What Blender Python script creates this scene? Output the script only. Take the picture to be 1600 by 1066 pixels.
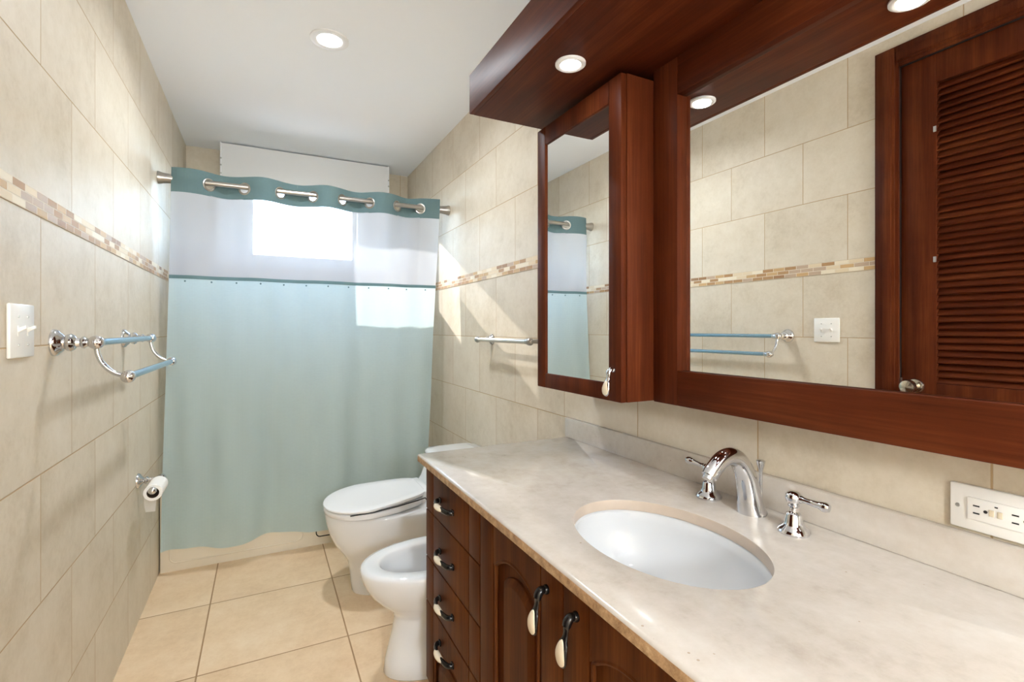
import bpy, bmesh, math, random
from mathutils import Vector, Matrix
random.seed(4)
for o in list(bpy.data.objects): bpy.data.objects.remove(o)
SC = bpy.context.scene
COL = SC.collection
PI = math.pi

# ------------------------------------------------------------ camera, world, sun, exposure
cd = bpy.data.cameras.new('camera'); cam = bpy.data.objects.new('camera', cd); COL.objects.link(cam)
cam.location = (0.465, 0.0, 1.22); cam.rotation_euler = (PI/2, 0, -0.4677)
cd.sensor_width = 36; cd.lens = 769.7/1600*36; cd.shift_y = -0.01127; cd.clip_start = 0.01
SC.camera = cam
W = 1.513; YB = 3.956; HC = 2.462; YT = 2.984; YF = -1.75     # room width, back wall, ceiling, tub front, front wall

wd = bpy.data.worlds.new('sky'); SC.world = wd; wd.use_nodes = True
wt = wd.node_tree; wt.nodes.clear()
wo = wt.nodes.new('ShaderNodeOutputWorld'); wb = wt.nodes.new('ShaderNodeBackground'); ws = wt.nodes.new('ShaderNodeTexSky')
ws.sky_type = 'NISHITA'; ws.sun_disc = False; ws.sun_elevation = math.radians(26); ws.sun_rotation = math.radians(200); ws.air_density = 1.0; ws.dust_density = 4.0
wb.inputs['Strength'].default_value = 3.0
wt.links.new(ws.outputs[0], wb.inputs[0]); wt.links.new(wb.outputs[0], wo.inputs[0])

sd = bpy.data.lights.new('sun', 'SUN'); sun = bpy.data.objects.new('sun', sd); COL.objects.link(sun)
sd.energy = 3.4; sd.angle = math.radians(0.6); sd.color = (1.0, 0.95, 0.88)
sun.location = (-1, 6, 4)
sun.rotation_euler = Vector((0.50, -1.0, -0.50)).to_track_quat('-Z', 'Y').to_euler()

SC.view_settings.view_transform = 'Standard'; SC.view_settings.look = 'None'
SC.view_settings.gamma = 1.0; SC.view_settings.use_curve_mapping = False
SC.view_settings.exposure = 0.96
CEIL_W, SOFFIT_W, GLOBE_FILL = 7.5, .16, 92.0
SC.cycles.max_bounces = 12; SC.cycles.diffuse_bounces = 6; SC.cycles.glossy_bounces = 6; SC.cycles.transparent_max_bounces = 12
SC.cycles.sample_clamp_indirect = 6.0

# ------------------------------------------------------------ materials
def s2l(c): return tuple(((v/255)/12.92 if v/255 <= .04045 else ((v/255+.055)/1.055)**2.4) for v in c)
class NT:
    def __init__(s, name):
        s.m = bpy.data.materials.new(name); s.m.use_nodes = True; s.t = s.m.node_tree
        s.b = s.t.nodes['Principled BSDF']; s.out = s.t.nodes['Material Output']
    def n(s, typ, **k):
        nd = s.t.nodes.new(typ)
        for a, v in k.items(): setattr(nd, a, v)
        return nd
    def l(s, a, b): s.t.links.new(a, b)
    def math(s, op, a, b=None, c=None):
        nd = s.n('ShaderNodeMath', operation=op)
        for i, v in enumerate((a, b, c)):
            if v is None: continue
            if isinstance(v, (int, float)): nd.inputs[i].default_value = v
            else: s.l(v, nd.inputs[i])
        return nd.outputs[0]
    def mix(s, f, a, b, typ='MIX'):
        nd = s.n('ShaderNodeMix', data_type='RGBA', blend_type=typ)
        if isinstance(f, (int, float)): nd.inputs[0].default_value = f
        else: s.l(f, nd.inputs[0])
        for i, v in ((6, a), (7, b)):
            if isinstance(v, tuple): nd.inputs[i].default_value = (*v, 1)
            else: s.l(v, nd.inputs[i])
        return nd.outputs[2]
    def obj(s): return s.n('ShaderNodeTexCoord').outputs['Object']
    def map(s, v, scale=(1, 1, 1), loc=(0, 0, 0)):
        nd = s.n('ShaderNodeMapping'); nd.inputs['Scale'].default_value = scale; nd.inputs['Location'].default_value = loc
        s.l(v, nd.inputs[0]); return nd.outputs[0]
    def noise(s, v, scale, detail=4, rough=.55):
        nd = s.n('ShaderNodeTexNoise'); nd.inputs['Scale'].default_value = scale; nd.inputs['Detail'].default_value = detail
        nd.inputs['Roughness'].default_value = rough; s.l(v, nd.inputs['Vector']); return nd.outputs['Fac']
    def ramp(s, f, stops, interp='LINEAR'):
        nd = s.n('ShaderNodeValToRGB'); e = nd.color_ramp; e.interpolation = interp
        while len(e.elements) < len(stops): e.elements.new(.5)
        for el, (p, c) in zip(e.elements, stops): el.position = p; el.color = (*c, 1)
        s.l(f, nd.inputs[0]); return nd.outputs[0]
    def bump(s, h, strength=.2, dist=.002):
        nd = s.n('ShaderNodeBump'); nd.inputs['Strength'].default_value = strength; nd.inputs['Distance'].default_value = dist
        s.l(h, nd.inputs['Height']); s.l(nd.outputs[0], s.b.inputs['Normal'])
    def set(s, col=None, rough=None, metal=None, **k):
        for nm, v in (('Base Color', col), ('Roughness', rough), ('Metallic', metal)):
            if v is None: continue
            if isinstance(v, tuple): s.b.inputs[nm].default_value = (*v, 1)
            elif isinstance(v, (int, float)): s.b.inputs[nm].default_value = v
            else: s.l(v, s.b.inputs[nm])
        for nm, v in k.items(): s.b.inputs[nm.replace('_', ' ')].default_value = v
        return s

def plain(name, col, rough=.5, metal=0, noise=0, scale=30, **k):
    t = NT(name)
    if noise:
        f = t.noise(t.obj(), scale)
        c = t.mix(f, tuple(v*(1-noise) for v in col), tuple(min(1, v*(1+noise)) for v in col))
        t.set(c, rough, metal, **k)
    else: t.set(col, rough, metal, **k)
    return t.m

def tile_mat(name, axis, w, h, u0, rows, stops, grout, gw=.0022, stagger=.5, rough=.5, mott=1.0):
    """axis: 'Y' wall along Y, 'X' wall along X, 'F' floor; rows: z origins [(zmin, z0)] choose by threshold"""
    t = NT(name); sp = t.n('ShaderNodeSeparateXYZ'); o = t.obj(); t.l(o, sp.inputs[0])
    if axis == 'F': u, v = sp.outputs[0], sp.outputs[1]
    elif axis == 'X': u, v = sp.outputs[0], sp.outputs[2]
    else: u, v = sp.outputs[1], sp.outputs[2]
    if len(rows) == 1: vv = t.math('SUBTRACT', v, rows[0])
    else:
        g = t.math('GREATER_THAN', v, (rows[0]+rows[1])/2)
        vv = t.math('SUBTRACT', v, t.math('MULTIPLY_ADD', g, rows[1]-rows[0], rows[0]))
    r = t.math('DIVIDE', vv, h)
    if len(rows) == 2: r = t.math('MINIMUM', r, 2.9)     # the top course runs up to the ceiling
    r = t.math('ADD', r, 0.0); ri = t.math('FLOOR', r)
    if len(rows) == 2:                       # keep the bond running across the mosaic strip
        ri2 = ri
    par = t.math('FLOORED_MODULO', ri, 2.0)
    uu = t.math('ADD', t.math('DIVIDE', t.math('SUBTRACT', u, u0), w), t.math('MULTIPLY', par, stagger))
    ui = t.math('FLOOR', uu)
    fu = t.math('FRACT', uu); fv = t.math('FRACT', r)
    du = t.math('MULTIPLY', t.math('MINIMUM', fu, t.math('SUBTRACT', 1.0, fu)), w)
    dv = t.math('MULTIPLY', t.math('MINIMUM', fv, t.math('SUBTRACT', 1.0, fv)), h)
    d = t.math('MINIMUM', du, dv)
    mr = t.n('ShaderNodeMapRange'); mr.inputs[1].default_value = gw*.55; mr.inputs[2].default_value = gw*1.1
    t.l(d, mr.inputs[0]); mask = mr.outputs[0]
    cb = t.n('ShaderNodeCombineXYZ'); t.l(ui, cb.inputs[0]); t.l(ri, cb.inputs[1])
    wn = t.n('ShaderNodeTexWhiteNoise', noise_dimensions='3D'); t.l(cb.outputs[0], wn.inputs[0])
    if mott:
        # per-tile shift of the stone figure
        va = t.n('ShaderNodeVectorMath', operation='MULTIPLY_ADD'); t.l(wn.outputs['Color'], va.inputs[0]); va.inputs[1].default_value = (7, 7, 7); t.l(o, va.inputs[2])
        n1 = t.noise(va.outputs[0], 5, 6, .6); n2 = t.noise(va.outputs[0], 70, 3, .7); n3 = t.noise(va.outputs[0], 22, 5, .7)
        f = t.math('ADD', t.math('MULTIPLY', n1, .5), t.math('ADD', t.math('MULTIPLY', n2, .2), t.math('MULTIPLY', n3, .3)))
        f = t.math('ADD', t.math('MULTIPLY_ADD', t.math('SUBTRACT', f, .5), 2.0*mott, .5), t.math('MULTIPLY', t.math('SUBTRACT', wn.outputs['Value'], .5), .22))
        c = t.ramp(f, stops)
    else:
        c = t.ramp(wn.outputs['Value'], stops)
        n2 = t.noise(o, 60, 3, .7); c = t.mix(t.math('MULTIPLY', n2, .2), c, (.55, .42, .28))
    c = t.mix(mask, grout, c)
    ro = t.math('MULTIPLY_ADD', mask, rough-.8, .8)
    t.set(c, ro, Specular_IOR_Level=.35); t.bump(mask, .5, .0015)
    return t.m

def wood(name, axis, dark, mid, light, rough=.46, coat=0):
    t = NT(name); o = t.obj()
    sc = {'X': (.9, 22, 22), 'Y': (22, .9, 22), 'Z': (22, 22, .9)}[axis]
    sc2 = {'X': (5, 160, 160), 'Y': (160, 5, 160), 'Z': (160, 160, 5)}[axis]
    n1 = t.noise(t.map(o, sc), 1.0, 5, .6); n2 = t.noise(t.map(o, sc2), 1.0, 3, .7); n3 = t.noise(o, 4, 3)
    f = t.math('ADD', t.math('MULTIPLY', n1, .5), t.math('ADD', t.math('MULTIPLY', n2, .25), t.math('MULTIPLY', n3, .25)))
    f = t.math('MULTIPLY_ADD', t.math('SUBTRACT', f, .5), 2.2, .5)
    c = t.ramp(f, [(.05, dark), (.5, mid), (.95, light)])
    t.set(c, rough, IOR=1.15); t.bump(n2, .06, .0006)
    return t.m

WALL_STOPS = [(.12, s2l((196, 183, 161))), (.45, s2l((211, 200, 181))), (.9, s2l((222, 213, 197)))]
GROUT = s2l((184, 158, 122))
M = {}
M['tile_left'] = tile_mat('stone_tile_left', 'Y', .4175, .3015, 1.736, [1.4835, 1.5375], WALL_STOPS, GROUT, .0020)
M['tile_right'] = tile_mat('stone_tile_right', 'Y', .4205, .3015, 2.042, [1.4835, 1.5375], WALL_STOPS, GROUT, .0020)
M['tile_back'] = tile_mat('stone_tile_back', 'X', .4175, .3015, .2, [1.4835, 1.5375], WALL_STOPS, GROUT, .0020)
MOS = [(0, s2l((168, 128, 84))), (.2, s2l((222, 204, 172))), (.4, s2l((196, 160, 112))), (.58, s2l((184, 160, 138))), (.75, s2l((232, 220, 196))), (.9, s2l((150, 110, 72)))]
M['mosaic'] = tile_mat('mosaic_brick', 'Y', .062, .0184, .01, [1.483], MOS, s2l((226, 214, 194)), .0016, .37, .5, 0)
for nd in M['mosaic'].node_tree.nodes:
    if nd.type == 'VALTORGB': nd.color_ramp.interpolation = 'CONSTANT'
M['mosaic_x'] = tile_mat('mosaic_brick_back', 'X', .062, .0184, .01, [1.483], MOS, s2l((226, 214, 194)), .0016, .37, .5, 0)
M['floor'] = tile_mat('floor_tile', 'F', .512, .511, .255, [2.045], [(.1, s2l((208, 178, 142))), (.5, s2l((224, 198, 164))), (.9, s2l((234, 213, 184)))], s2l((160, 128, 94)), .0032, 0.0, .3)
M['ceiling'] = plain('ceiling_paint', s2l((243, 246, 250)), .8, 0, .005)
M['white_paint'] = plain('white_paint', s2l((236, 236, 236)), .4, 0, .01)
WD, WM, WL = (.026, .0060, .0018), (.078, .0165, .0055), (.150, .040, .0125)
M['wood_y'] = wood('cherry_wood_along_wall', 'Y', WD, WM, WL)
M['wood_z'] = wood('cherry_wood_upright', 'Z', WD, WM, WL)
M['vanity_wood'] = wood('vanity_cherry_wood', 'Z', (.028, .0072, .002), (.090, .0255, .0062), (.170, .056, .014))
M['wood_x'] = wood('cherry_wood_across', 'X', WD, WM, WL)
M['gap_shade_black'] = plain('gap_shade_black', (.004, .003, .003), .8)  # near-black colour standing for the shade in the door gaps
M['chrome'] = plain('chrome', (.66, .67, .70), .05, 1.0)
M['nickel'] = plain('brushed_nickel', (.46, .44, .41), .28, 1.0)
M['knob_nickel'] = plain('satin_nickel', (.62, .58, .50), .2, 1.0)
M['black_metal'] = plain('blackened_metal', (.035, .033, .032), .22, .8)
M['ivory'] = plain('ivory_inlay', s2l((222, 208, 182)), .25, 0, .03)
M['porcelain'] = plain('white_porcelain', s2l((226, 228, 230)), .08, 0, Coat_Weight=.4)
M['seat_plastic'] = plain('white_seat_plastic', s2l((232, 233, 235)), .22)
M['tub'] = plain('tub_enamel', s2l((228, 216, 196)), .25, 0, .04, 6)
M['plate'] = plain('switch_plate_plastic', s2l((242, 240, 235)), .3)
M['slot'] = plain('slot_black', (.01, .01, .01), .6)
M['screw'] = plain('screw_metal', (.55, .55, .53), .35, .9)
M['paper'] = plain('paper', s2l((244, 242, 238)), .9, 0, .02, 80)
M['card'] = plain('cardboard', s2l((90, 70, 52)), .9)
M['blue_bar'] = plain('pale_blue_bar', (.28, .46, .60), .16, .75)
M['cream_bar'] = plain('satin_cream_bar', (.68, .64, .57), .3, .6)
M['vinyl'] = plain('white_vinyl', s2l((244, 244, 246)), .35)
M['mirror'] = plain('mirror_silver', (.93, .94, .93), .0, 1.0)

def stone():
    t = NT('cream_marble'); o = t.obj()
    n1 = t.noise(o, 6, 8, .62); n2 = t.noise(o, 34, 6, .7); n3 = t.noise(t.map(o, (1, .35, 1)), 9, 6, .65)
    f = t.math('ADD', t.math('MULTIPLY', n1, .45), t.math('ADD', t.math('MULTIPLY', n2, .25), t.math('MULTIPLY', n3, .3)))
    f = t.math('MULTIPLY_ADD', t.math('SUBTRACT', f, .5), 2.4, .5)
    c = t.ramp(f, [(.08, s2l((174, 162, 149))), (.42, s2l((195, 186, 175))), (.9, s2l((210, 204, 196)))])
    # small pits and fossil flecks
    v = t.n('ShaderNodeTexVoronoi'); v.inputs['Scale'].default_value = 55; t.l(o, v.inputs['Vector'])
    n4 = t.noise(o, 11, 4, .6)
    pit = t.math('MULTIPLY', t.math('LESS_THAN', v.outputs['Distance'], .11), t.math('GREATER_THAN', n4, .60))
    c = t.mix(t.math('MULTIPLY', pit, .55), c, s2l((150, 122, 92)))
    t.set(c, .2, Coat_Weight=.3, Coat_Roughness=.08)
    return t.m
M['stone'] = stone()
def stone_edge():
    t = NT('rough_stone_edge'); o = t.obj()
    f = t.noise(o, 60, 6, .75)
    c = t.ramp(f, [(.3, s2l((128, 94, 62))), (.55, s2l((178, 144, 106))), (.75, s2l((206, 180, 146)))])
    t.set(c, .5); t.bump(f, .5, .002); return t.m
M['stone_edge'] = stone_edge()

def fabric(name, col, transp, transl, weave=True, rough=.85, tcol=(1, 1, 1)):
    t = NT(name); t.t.nodes.remove(t.b)
    df = t.n('ShaderNodeBsdfDiffuse'); tl = t.n('ShaderNodeBsdfTranslucent'); tr = t.n('ShaderNodeBsdfTransparent')
    o = t.obj(); c = col
    if weave:
        w1 = t.n('ShaderNodeTexWave', bands_direction='Z'); w1.inputs['Scale'].default_value = 48; w1.inputs['Distortion'].default_value = .6
        w2 = t.n('ShaderNodeTexWave', bands_direction='X'); w2.inputs['Scale'].default_value = 48; w2.inputs['Distortion'].default_value = .6
        t.l(o, w1.inputs[0]); t.l(o, w2.inputs[0])
        h = t.math('MULTIPLY', w1.outputs['Fac'], w2.outputs['Fac'])
        n = t.noise(t.map(o, (60, 60, 420)), 1.0, 3)
        cc = t.mix(t.math('ADD', t.math('MULTIPLY', h, .5), t.math('MULTIPLY', n, .5)), tuple(v*.86 for v in col), tuple(min(1, v*1.12) for v in col))
        bp = t.n('ShaderNodeBump'); bp.inputs['Strength'].default_value = .25; bp.inputs['Distance'].default_value = .002
        t.l(h, bp.inputs['Height']); t.l(bp.outputs[0], df.inputs['Normal'])
        t.l(cc, df.inputs[0]); t.l(cc, tl.inputs[0])
    else:
        df.inputs[0].default_value = (*col, 1); tl.inputs[0].default_value = (*col, 1)
    tr.inputs[0].default_value = (*tcol, 1)
    m1 = t.n('ShaderNodeMixShader'); m1.inputs[0].default_value = transl; t.l(df.outputs[0], m1.inputs[1]); t.l(tl.outputs[0], m1.inputs[2])
    m2 = t.n('ShaderNodeMixShader'); m2.inputs[0].default_value = transp; t.l(m1.outputs[0], m2.inputs[1]); t.l(tr.outputs[0], m2.inputs[2])
    t.l(m2.outputs[0], t.out.inputs[0]); return t.m
TEAL = s2l((207, 226, 228))
M['curtain'] = fabric('teal_waffle_fabric', TEAL, .03, .52)
M['header'] = fabric('teal_header_fabric', s2l((102, 124, 126)), .0, .12)
M['tape'] = fabric('teal_seam_tape', s2l((104, 130, 134)), .0, .15, False)
M['sheer'] = fabric('sheer_white_fabric', s2l((216, 221, 230)), .42, .5, False)

def glass():
    t = NT('window_glass'); t.t.nodes.remove(t.b)
    tr = t.n('ShaderNodeBsdfTransparent'); gl = t.n('ShaderNodeBsdfGlossy'); gl.inputs['Roughness'].default_value = .02
    fr = t.n('ShaderNodeFresnel'); fr.inputs[0].default_value = 1.45; mx = t.n('ShaderNodeMixShader')
    t.l(fr.outputs[0], mx.inputs[0]); t.l(tr.outputs[0], mx.inputs[1]); t.l(gl.outputs[0], mx.inputs[2]); t.l(mx.outputs[0], t.out.inputs[0]); return t.m
M['glass'] = glass()
def emis(name, col, s):
    t = NT(name); t.set(col, .5); t.b.inputs['Emission Color'].default_value = (*col, 1); t.b.inputs['Emission Strength'].default_value = s; return t.m
M['lens'] = emis('lit_lens', (1, .97, .93), 6)

# ------------------------------------------------------------ mesh helpers
def fin(bm, ang=38):
    for f in bm.faces: f.smooth = True
    for e in bm.edges:
        if len(e.link_faces) == 2:
            try: e.smooth = e.calc_face_angle() < math.radians(ang)
            except ValueError: e.smooth = False
def obj(name, bm, mats, parent=None, loc=None, ang=38, normals=True):
    if normals: bmesh.ops.recalc_face_normals(bm, faces=bm.faces[:])
    fin(bm, ang)
    me = bpy.data.meshes.new(name); bm.to_mesh(me); bm.free()
    for m in (mats if isinstance(mats, (list, tuple)) else [mats]): me.materials.append(M[m] if isinstance(m, str) else m)
    o = bpy.data.objects.new(name, me); COL.objects.link(o)
    if parent is not None: o.parent = parent
    if loc is not None: o.location = loc
    return o
def tag(o, label, cat, group=None):
    o['label'] = label; o['category'] = cat
    if group: o['group'] = group
    return o
def thing(name, label, cat, loc=(0, 0, 0), group=None):
    o = bpy.data.objects.new(name, None); COL.objects.link(o); o.location = loc; o.empty_display_size = .05
    return tag(o, label, cat, group)
def struct(o): o['kind'] = 'structure'; return o
def NB(): return bmesh.new()
def box(bm, lo, hi, bev=0, seg=2, mi=0):
    g = bmesh.ops.create_cube(bm, size=1.0); vs = g['verts']
    for v in vs: v.co = Vector([lo[i]+(v.co[i]+.5)*(hi[i]-lo[i]) for i in range(3)])
    fs = {f for v in vs for f in v.link_faces}
    for f in fs: f.material_index = mi
    if bev:
        r = bmesh.ops.bevel(bm, geom=list({e for v in vs for e in v.link_edges}), offset=bev, segments=seg, affect='EDGES', profile=.5)
        for f in r['faces']: f.material_index = mi
def loft(bm, rings, cap=(True, True), closed=True, mi=0):
    vr = [[bm.verts.new(p) for p in r] for r in rings]
    n = len(vr[0])
    for a, b in zip(vr, vr[1:]):
        for i in range(n if closed else n-1):
            j = (i+1) % n
            f = bm.faces.new((a[i], a[j], b[j], b[i])); f.material_index = mi
    if cap[0]: f = bm.faces.new(vr[0][::-1]); f.material_index = mi
    if cap[1]: f = bm.faces.new(vr[-1]); f.material_index = mi
    return vr
def frame_of(d):
    d = Vector(d).normalized(); a = Vector((0, 0, 1)) if abs(d.z) < .95 else Vector((1, 0, 0))
    u = d.cross(a).normalized(); return d, u, d.cross(u).normalized()
def lathe(bm, prof, org=(0, 0, 0), d=(0, 0, 1), n=28, cap=(True, True), mi=0):
    """prof: (r, h) along d from org"""
    d, u, w = frame_of(d); o = Vector(org)
    loft(bm, [[o+d*h+(u*math.cos(2*PI*k/n)+w*math.sin(2*PI*k/n))*max(r, 1e-5) for k in range(n)] for r, h in prof], cap, mi=mi)
def cyl(bm, a, b, r, n=24, mi=0):
    a = Vector(a); b = Vector(b); lathe(bm, [(r, 0), (r, (b-a).length)], a, b-a, n, mi=mi)
def tube(bm, pts, rad, n=16, cap=(True, True), mi=0, flat=None):
    pts = [Vector(p) for p in pts]; rad = rad if isinstance(rad, (list, tuple)) else [rad]*len(pts)
    rings = []; pu = None
    for i, p in enumerate(pts):
        d = (pts[min(i+1, len(pts)-1)]-pts[max(i-1, 0)]).normalized()
        if pu is None: _, u, w = frame_of(d)
        else: u = (pu-d*pu.dot(d)).normalized(); w = d.cross(u)
        pu = u; r = rad[i]; ru, rw = r if isinstance(r, (tuple, list)) else (r, r)
        rings.append([p+u*ru*math.cos(2*PI*k/n)+w*rw*math.sin(2*PI*k/n) for k in range(n)])
    loft(bm, rings, cap, mi=mi)
def smoothpath(pts, k=6):
    """Catmull-Rom through points (any dimension tuples)"""
    P = [pts[0]]+list(pts)+[pts[-1]]; out = []
    for i in range(1, len(P)-2):
        for s in range(k):
            t = s/k
            out.append(tuple(.5*((2*b)+(-a+c)*t+(2*a-5*b+4*c-d)*t*t+(-a+3*b-3*c+d)*t**3) for a, b, c, d in zip(P[i-1], P[i], P[i+1], P[i+2])))
    out.append(tuple(pts[-1])); return out
def copy_tree(o, parent=None):
    c = o.copy(); COL.objects.link(c)
    if parent is not None: c.parent = parent
    for ch in list(o.children): copy_tree(ch, c)
    return c
def ring_prism(bm, outer, inner, f, h0, h1, mi=0, mi_side=None):
    """flat plate with a hole: outer/inner 2D loops of equal count, f(p,h)->3D"""
    n = len(outer); mi_side = mi if mi_side is None else mi_side
    L = [[bm.verts.new(f(p, h)) for p in lp] for lp in (outer, inner) for h in (h0, h1)]   # o0 o1 i0 i1
    for i in range(n):
        j = (i+1) % n
        for a, b, m in ((L[1], L[3], mi), (L[2], L[0], mi), (L[0], L[1], mi_side), (L[3], L[2], mi_side)):
            fc = bm.faces.new((a[i], a[j], b[j], b[i])); fc.material_index = m

# ------------------------------------------------------------ room shell
DY0, DY1, DZ = .335, 1.115, 2.325            # doorway in the left wall
b = NB()
box(b, (-.12, YF, 0), (0, DY0, HC)); box(b, (-.12, DY1, 0), (0, YB, HC)); box(b, (-.12, DY0, DZ), (0, DY1, HC))
wl = struct(obj('wall_left', b, 'tile_left'))
b = NB(); box(b, (0, 1.205, 1.483), (.0025, YB-.002, 1.538)); obj('mosaic_band', b, 'mosaic', wl)
b = NB(); box(b, (0, YF, 1.483), (.0025, .24, 1.538)); obj('mosaic_band', b, 'mosaic', wl)
b = NB(); box(b, (W, YF, 0), (W+.12, YB, HC)); wr = struct(obj('wall_right', b, 'tile_right'))
b = NB(); box(b, (W-.0025, YF, 1.483), (W, YB-.002, 1.538)); obj('mosaic_band', b, 'mosaic', wr)
WX0, WX1, WZ0, WZ1 = .372, 1.118, 1.737, 2.28
b = NB(); t_ = .11
box(b, (-.12, YB, 0), (WX0, YB+t_, HC)); box(b, (WX1, YB, 0), (W+.12, YB+t_, HC))
box(b, (WX0, YB, 0), (WX1, YB+t_, WZ0)); box(b, (WX0, YB, WZ1), (WX1, YB+t_, HC))
wbk = struct(obj('wall_back', b, 'tile_back'))
b = NB(); box(b, (.003, YB-.0025, 1.483), (W-.003, YB, 1.538)); obj('mosaic_band', b, 'mosaic_x', wbk)
b = NB(); box(b, (-.12, YF-.1, 0), (W+.12, YF, HC)); struct(obj('wall_front', b, 'tile_back'))
b = NB(); box(b, (-.12, YF-.1, -.1), (W+.12, YB+t_, 0)); struct(obj('floor', b, 'floor'))
b = NB(); box(b, (-.12, YF-.1, HC), (W+.12, YB+t_, HC+.1)); struct(obj('ceiling', b, 'ceiling'))

# unseen pale ground added outside to bounce sunlight up to the ceiling
b = NB(); box(b, (-14, YB+t_+.3, -.6), (14, 30, -.4)); struct(obj('ground', b, plain('pale_bounce_ground', (.5, .48, .44), .9, 0, .1, 2)))
# window
b = NB(); fy0, fy1 = YB+.07, YB+.105; e = .028
box(b, (WX0, fy0, WZ0), (WX0+e, fy1, WZ1), .003); box(b, (WX1-e, fy0, WZ0), (WX1, fy1, WZ1), .003)
box(b, (WX0+e, fy0, WZ0), (WX1-e, fy1, WZ0+e), .003); box(b, (WX0+e, fy0, WZ1-e), (WX1-e, fy1, WZ1), .003)
win = bpy.data.objects.new('window_1', None); COL.objects.link(win); struct(win)
obj('window_frame', b, 'vinyl', win)
b = NB(); box(b, (WX0+e, fy0+.014, WZ0+e), (WX1-e, fy0+.018, WZ1-e)); obj('window_pane', b, 'glass', win)
b = NB(); box(b, (WX0+.002, fy0-.03, 2.04), (WX0+.03, fy0, 2.10), .003); obj('window_latch', b, 'vinyl', win)
# white surround trim on the inside of the window wall
b = NB()
box(b, (WX0-.20, YB-.012, WZ0-.07), (WX1+.24, YB-.003, WZ0), .002); box(b, (WX0-.20, YB-.012, WZ0), (WX0, YB-.003, 2.23), .002); box(b, (WX1, YB-.012, WZ0), (WX1+.24, YB-.003, 2.23), .002)
struct(obj('trim_1', b, 'vinyl'))

# door (seen in the mirror)
dr = bpy.data.objects.new('door_1', None); COL.objects.link(dr); struct(dr); dr.location = (0, .725, 0)
def D(y): return y-.725
b = NB()                                        # profiled casing, three sides
def casing_bar(lo, hi, horiz):
    for k, (o0, o1, x) in enumerate(((0, .090, .012), (.012, .080, .020), (.022, .056, .026))):
        if horiz == 'L': box(b, (0, D(DY1+o0-.004), 0), (x, D(DY1+o1-.004), DZ+o1-.004), .003)
        elif horiz == 'R': box(b, (0, D(DY0-o1+.004), 0), (x, D(DY0-o0+.004), DZ+o1-.004), .003)
        else: box(b, (0, D(DY0-.002+.004), DZ+o0-.004), (x, D(DY1+.002-.004), DZ+o1-.004), .003)
for s in 'LRT': casing_bar(0, 0, s)
obj('door_casing', b, 'wood_z', dr)
b = NB(); box(b, (-.118, D(DY0+.001), .0), (-.052, D(DY1-.001), DZ-.001)); obj('door_gap_backing', b, 'gap_shade_black', dr)  # black sheet behind the leaf, painting the gap's shade and blocking outdoor light
b = NB(); box(b, (-.051, D(DY0+.0005), 0), (-.0005, D(DY0+.004), DZ-.0005)); box(b, (-.051, D(DY1-.004), 0), (-.0005, D(DY1-.0005), DZ-.0005)); box(b, (-.051, D(DY0+.004), DZ-.0045), (-.0005, D(DY1-.004), DZ-.0005)); obj('door_jamb', b, 'gap_shade_black', dr)  # jamb lining coloured near-black, as the shaded gap beside the leaf
b = NB(); y0, y1 = D(DY0+.006), D(DY1-.006); st = .120
xf0, xf1 = -.045, -.006
box(b, (xf0, y0, .01), (xf1, y0+st, DZ-.006), .002); box(b, (xf0, y1-st, .01), (xf1, y1, DZ-.006), .002)
box(b, (xf0, y0+st, 2.205), (xf1, y1-st, DZ-.006), .002); box(b, (xf0, y0+st, .86), (xf1, y1-st, 1.005), .002); box(b, (xf0, y0+st, .01), (xf1, y1-st, .22), .002)
leaf = obj('door_leaf', b, 'wood_z', dr)
for z0, z1 in ((1.005, 2.205), (.22, .86)):
    b = NB(); n = round((z1-z0)/.0275); hgt = (z1-z0)/n
    for k in range(n):
        zc = z0+(k+.5)*hgt
        ring = [(-.010, zc-hgt*.42), (-.0155, zc-hgt*.60), (-.041, zc+hgt*.42), (-.0355, zc+hgt*.60)]
        loft(b, [[(x, y, z) for x, z in ring] for y in (y0+st-.004, y1-st+.004)])
    box(b, (-.0445, y0+st, z0), (-.0425, y1-st, z1))
    obj('louver_panel', b, 'wood_y', dr)
b = NB(); ky, kz = D(1.058), .988
lathe(b, [(.031, -.006), (.031, .0), (.027, .006), (.013, .010), (.011, .030), (.020, .036), (.0285, .047), (.030, .058), (.025, .068), (.012, .073), (0, .074)], (0, ky, kz), (1, 0, 0))
obj('door_knob', b, 'knob_nickel', dr)
for z in (1.50, 2.02):
    b = NB(); box(b, (-.0065, y1-st-.001, z-.011), (-.003, y1-st+.009, z+.011), .001); obj('door_catch', b, 'screw', dr)
b = NB(); box(b, (-.006, y1-.004, kz-.03), (-.001, y1+.004, kz+.03)); obj('latch_plate', b, 'nickel', dr)

# ------------------------------------------------------------ bathtub
tub = thing('bathtub', 'cream bathtub whose apron shows beneath the teal shower curtain', 'bathtub', (W/2, YT+.46, 0))
def rrect(x0, x1, y0, y1, r, z, n=8):
    pts = []
    for cx, cy, a0 in ((x1-r, y1-r, 0), (x0+r, y1-r, PI/2), (x0+r, y0+r, PI), (x1-r, y0+r, 1.5*PI)):
        for k in range(n+1):
            a = a0+k*PI/2/n; pts.append((cx+r*math.cos(a), cy+r*math.sin(a), z))
    return pts
hx = W/2-.004; yb_ = YB-.005-(YT+.46)
b = NB(); TH = .40
loft(b, [rrect(-hx, hx, -.458, yb_, .006, .0), rrect(-hx, hx, -.458, yb_, .006, TH-.02), rrect(-hx+.006, hx-.006, -.452, yb_-.005, .01, TH),
         rrect(-hx+.07, hx-.07, -.385, yb_-.07, .12, TH), rrect(-hx+.085, hx-.085, -.37, yb_-.085, .12, TH-.02), rrect(-hx+.16, hx-.14, -.33, yb_-.12, .13, .10), rrect(-hx+.22, hx-.20, -.28, yb_-.17, .1, .075)])
obj('tub_body', b, 'tub', tub)
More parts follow.
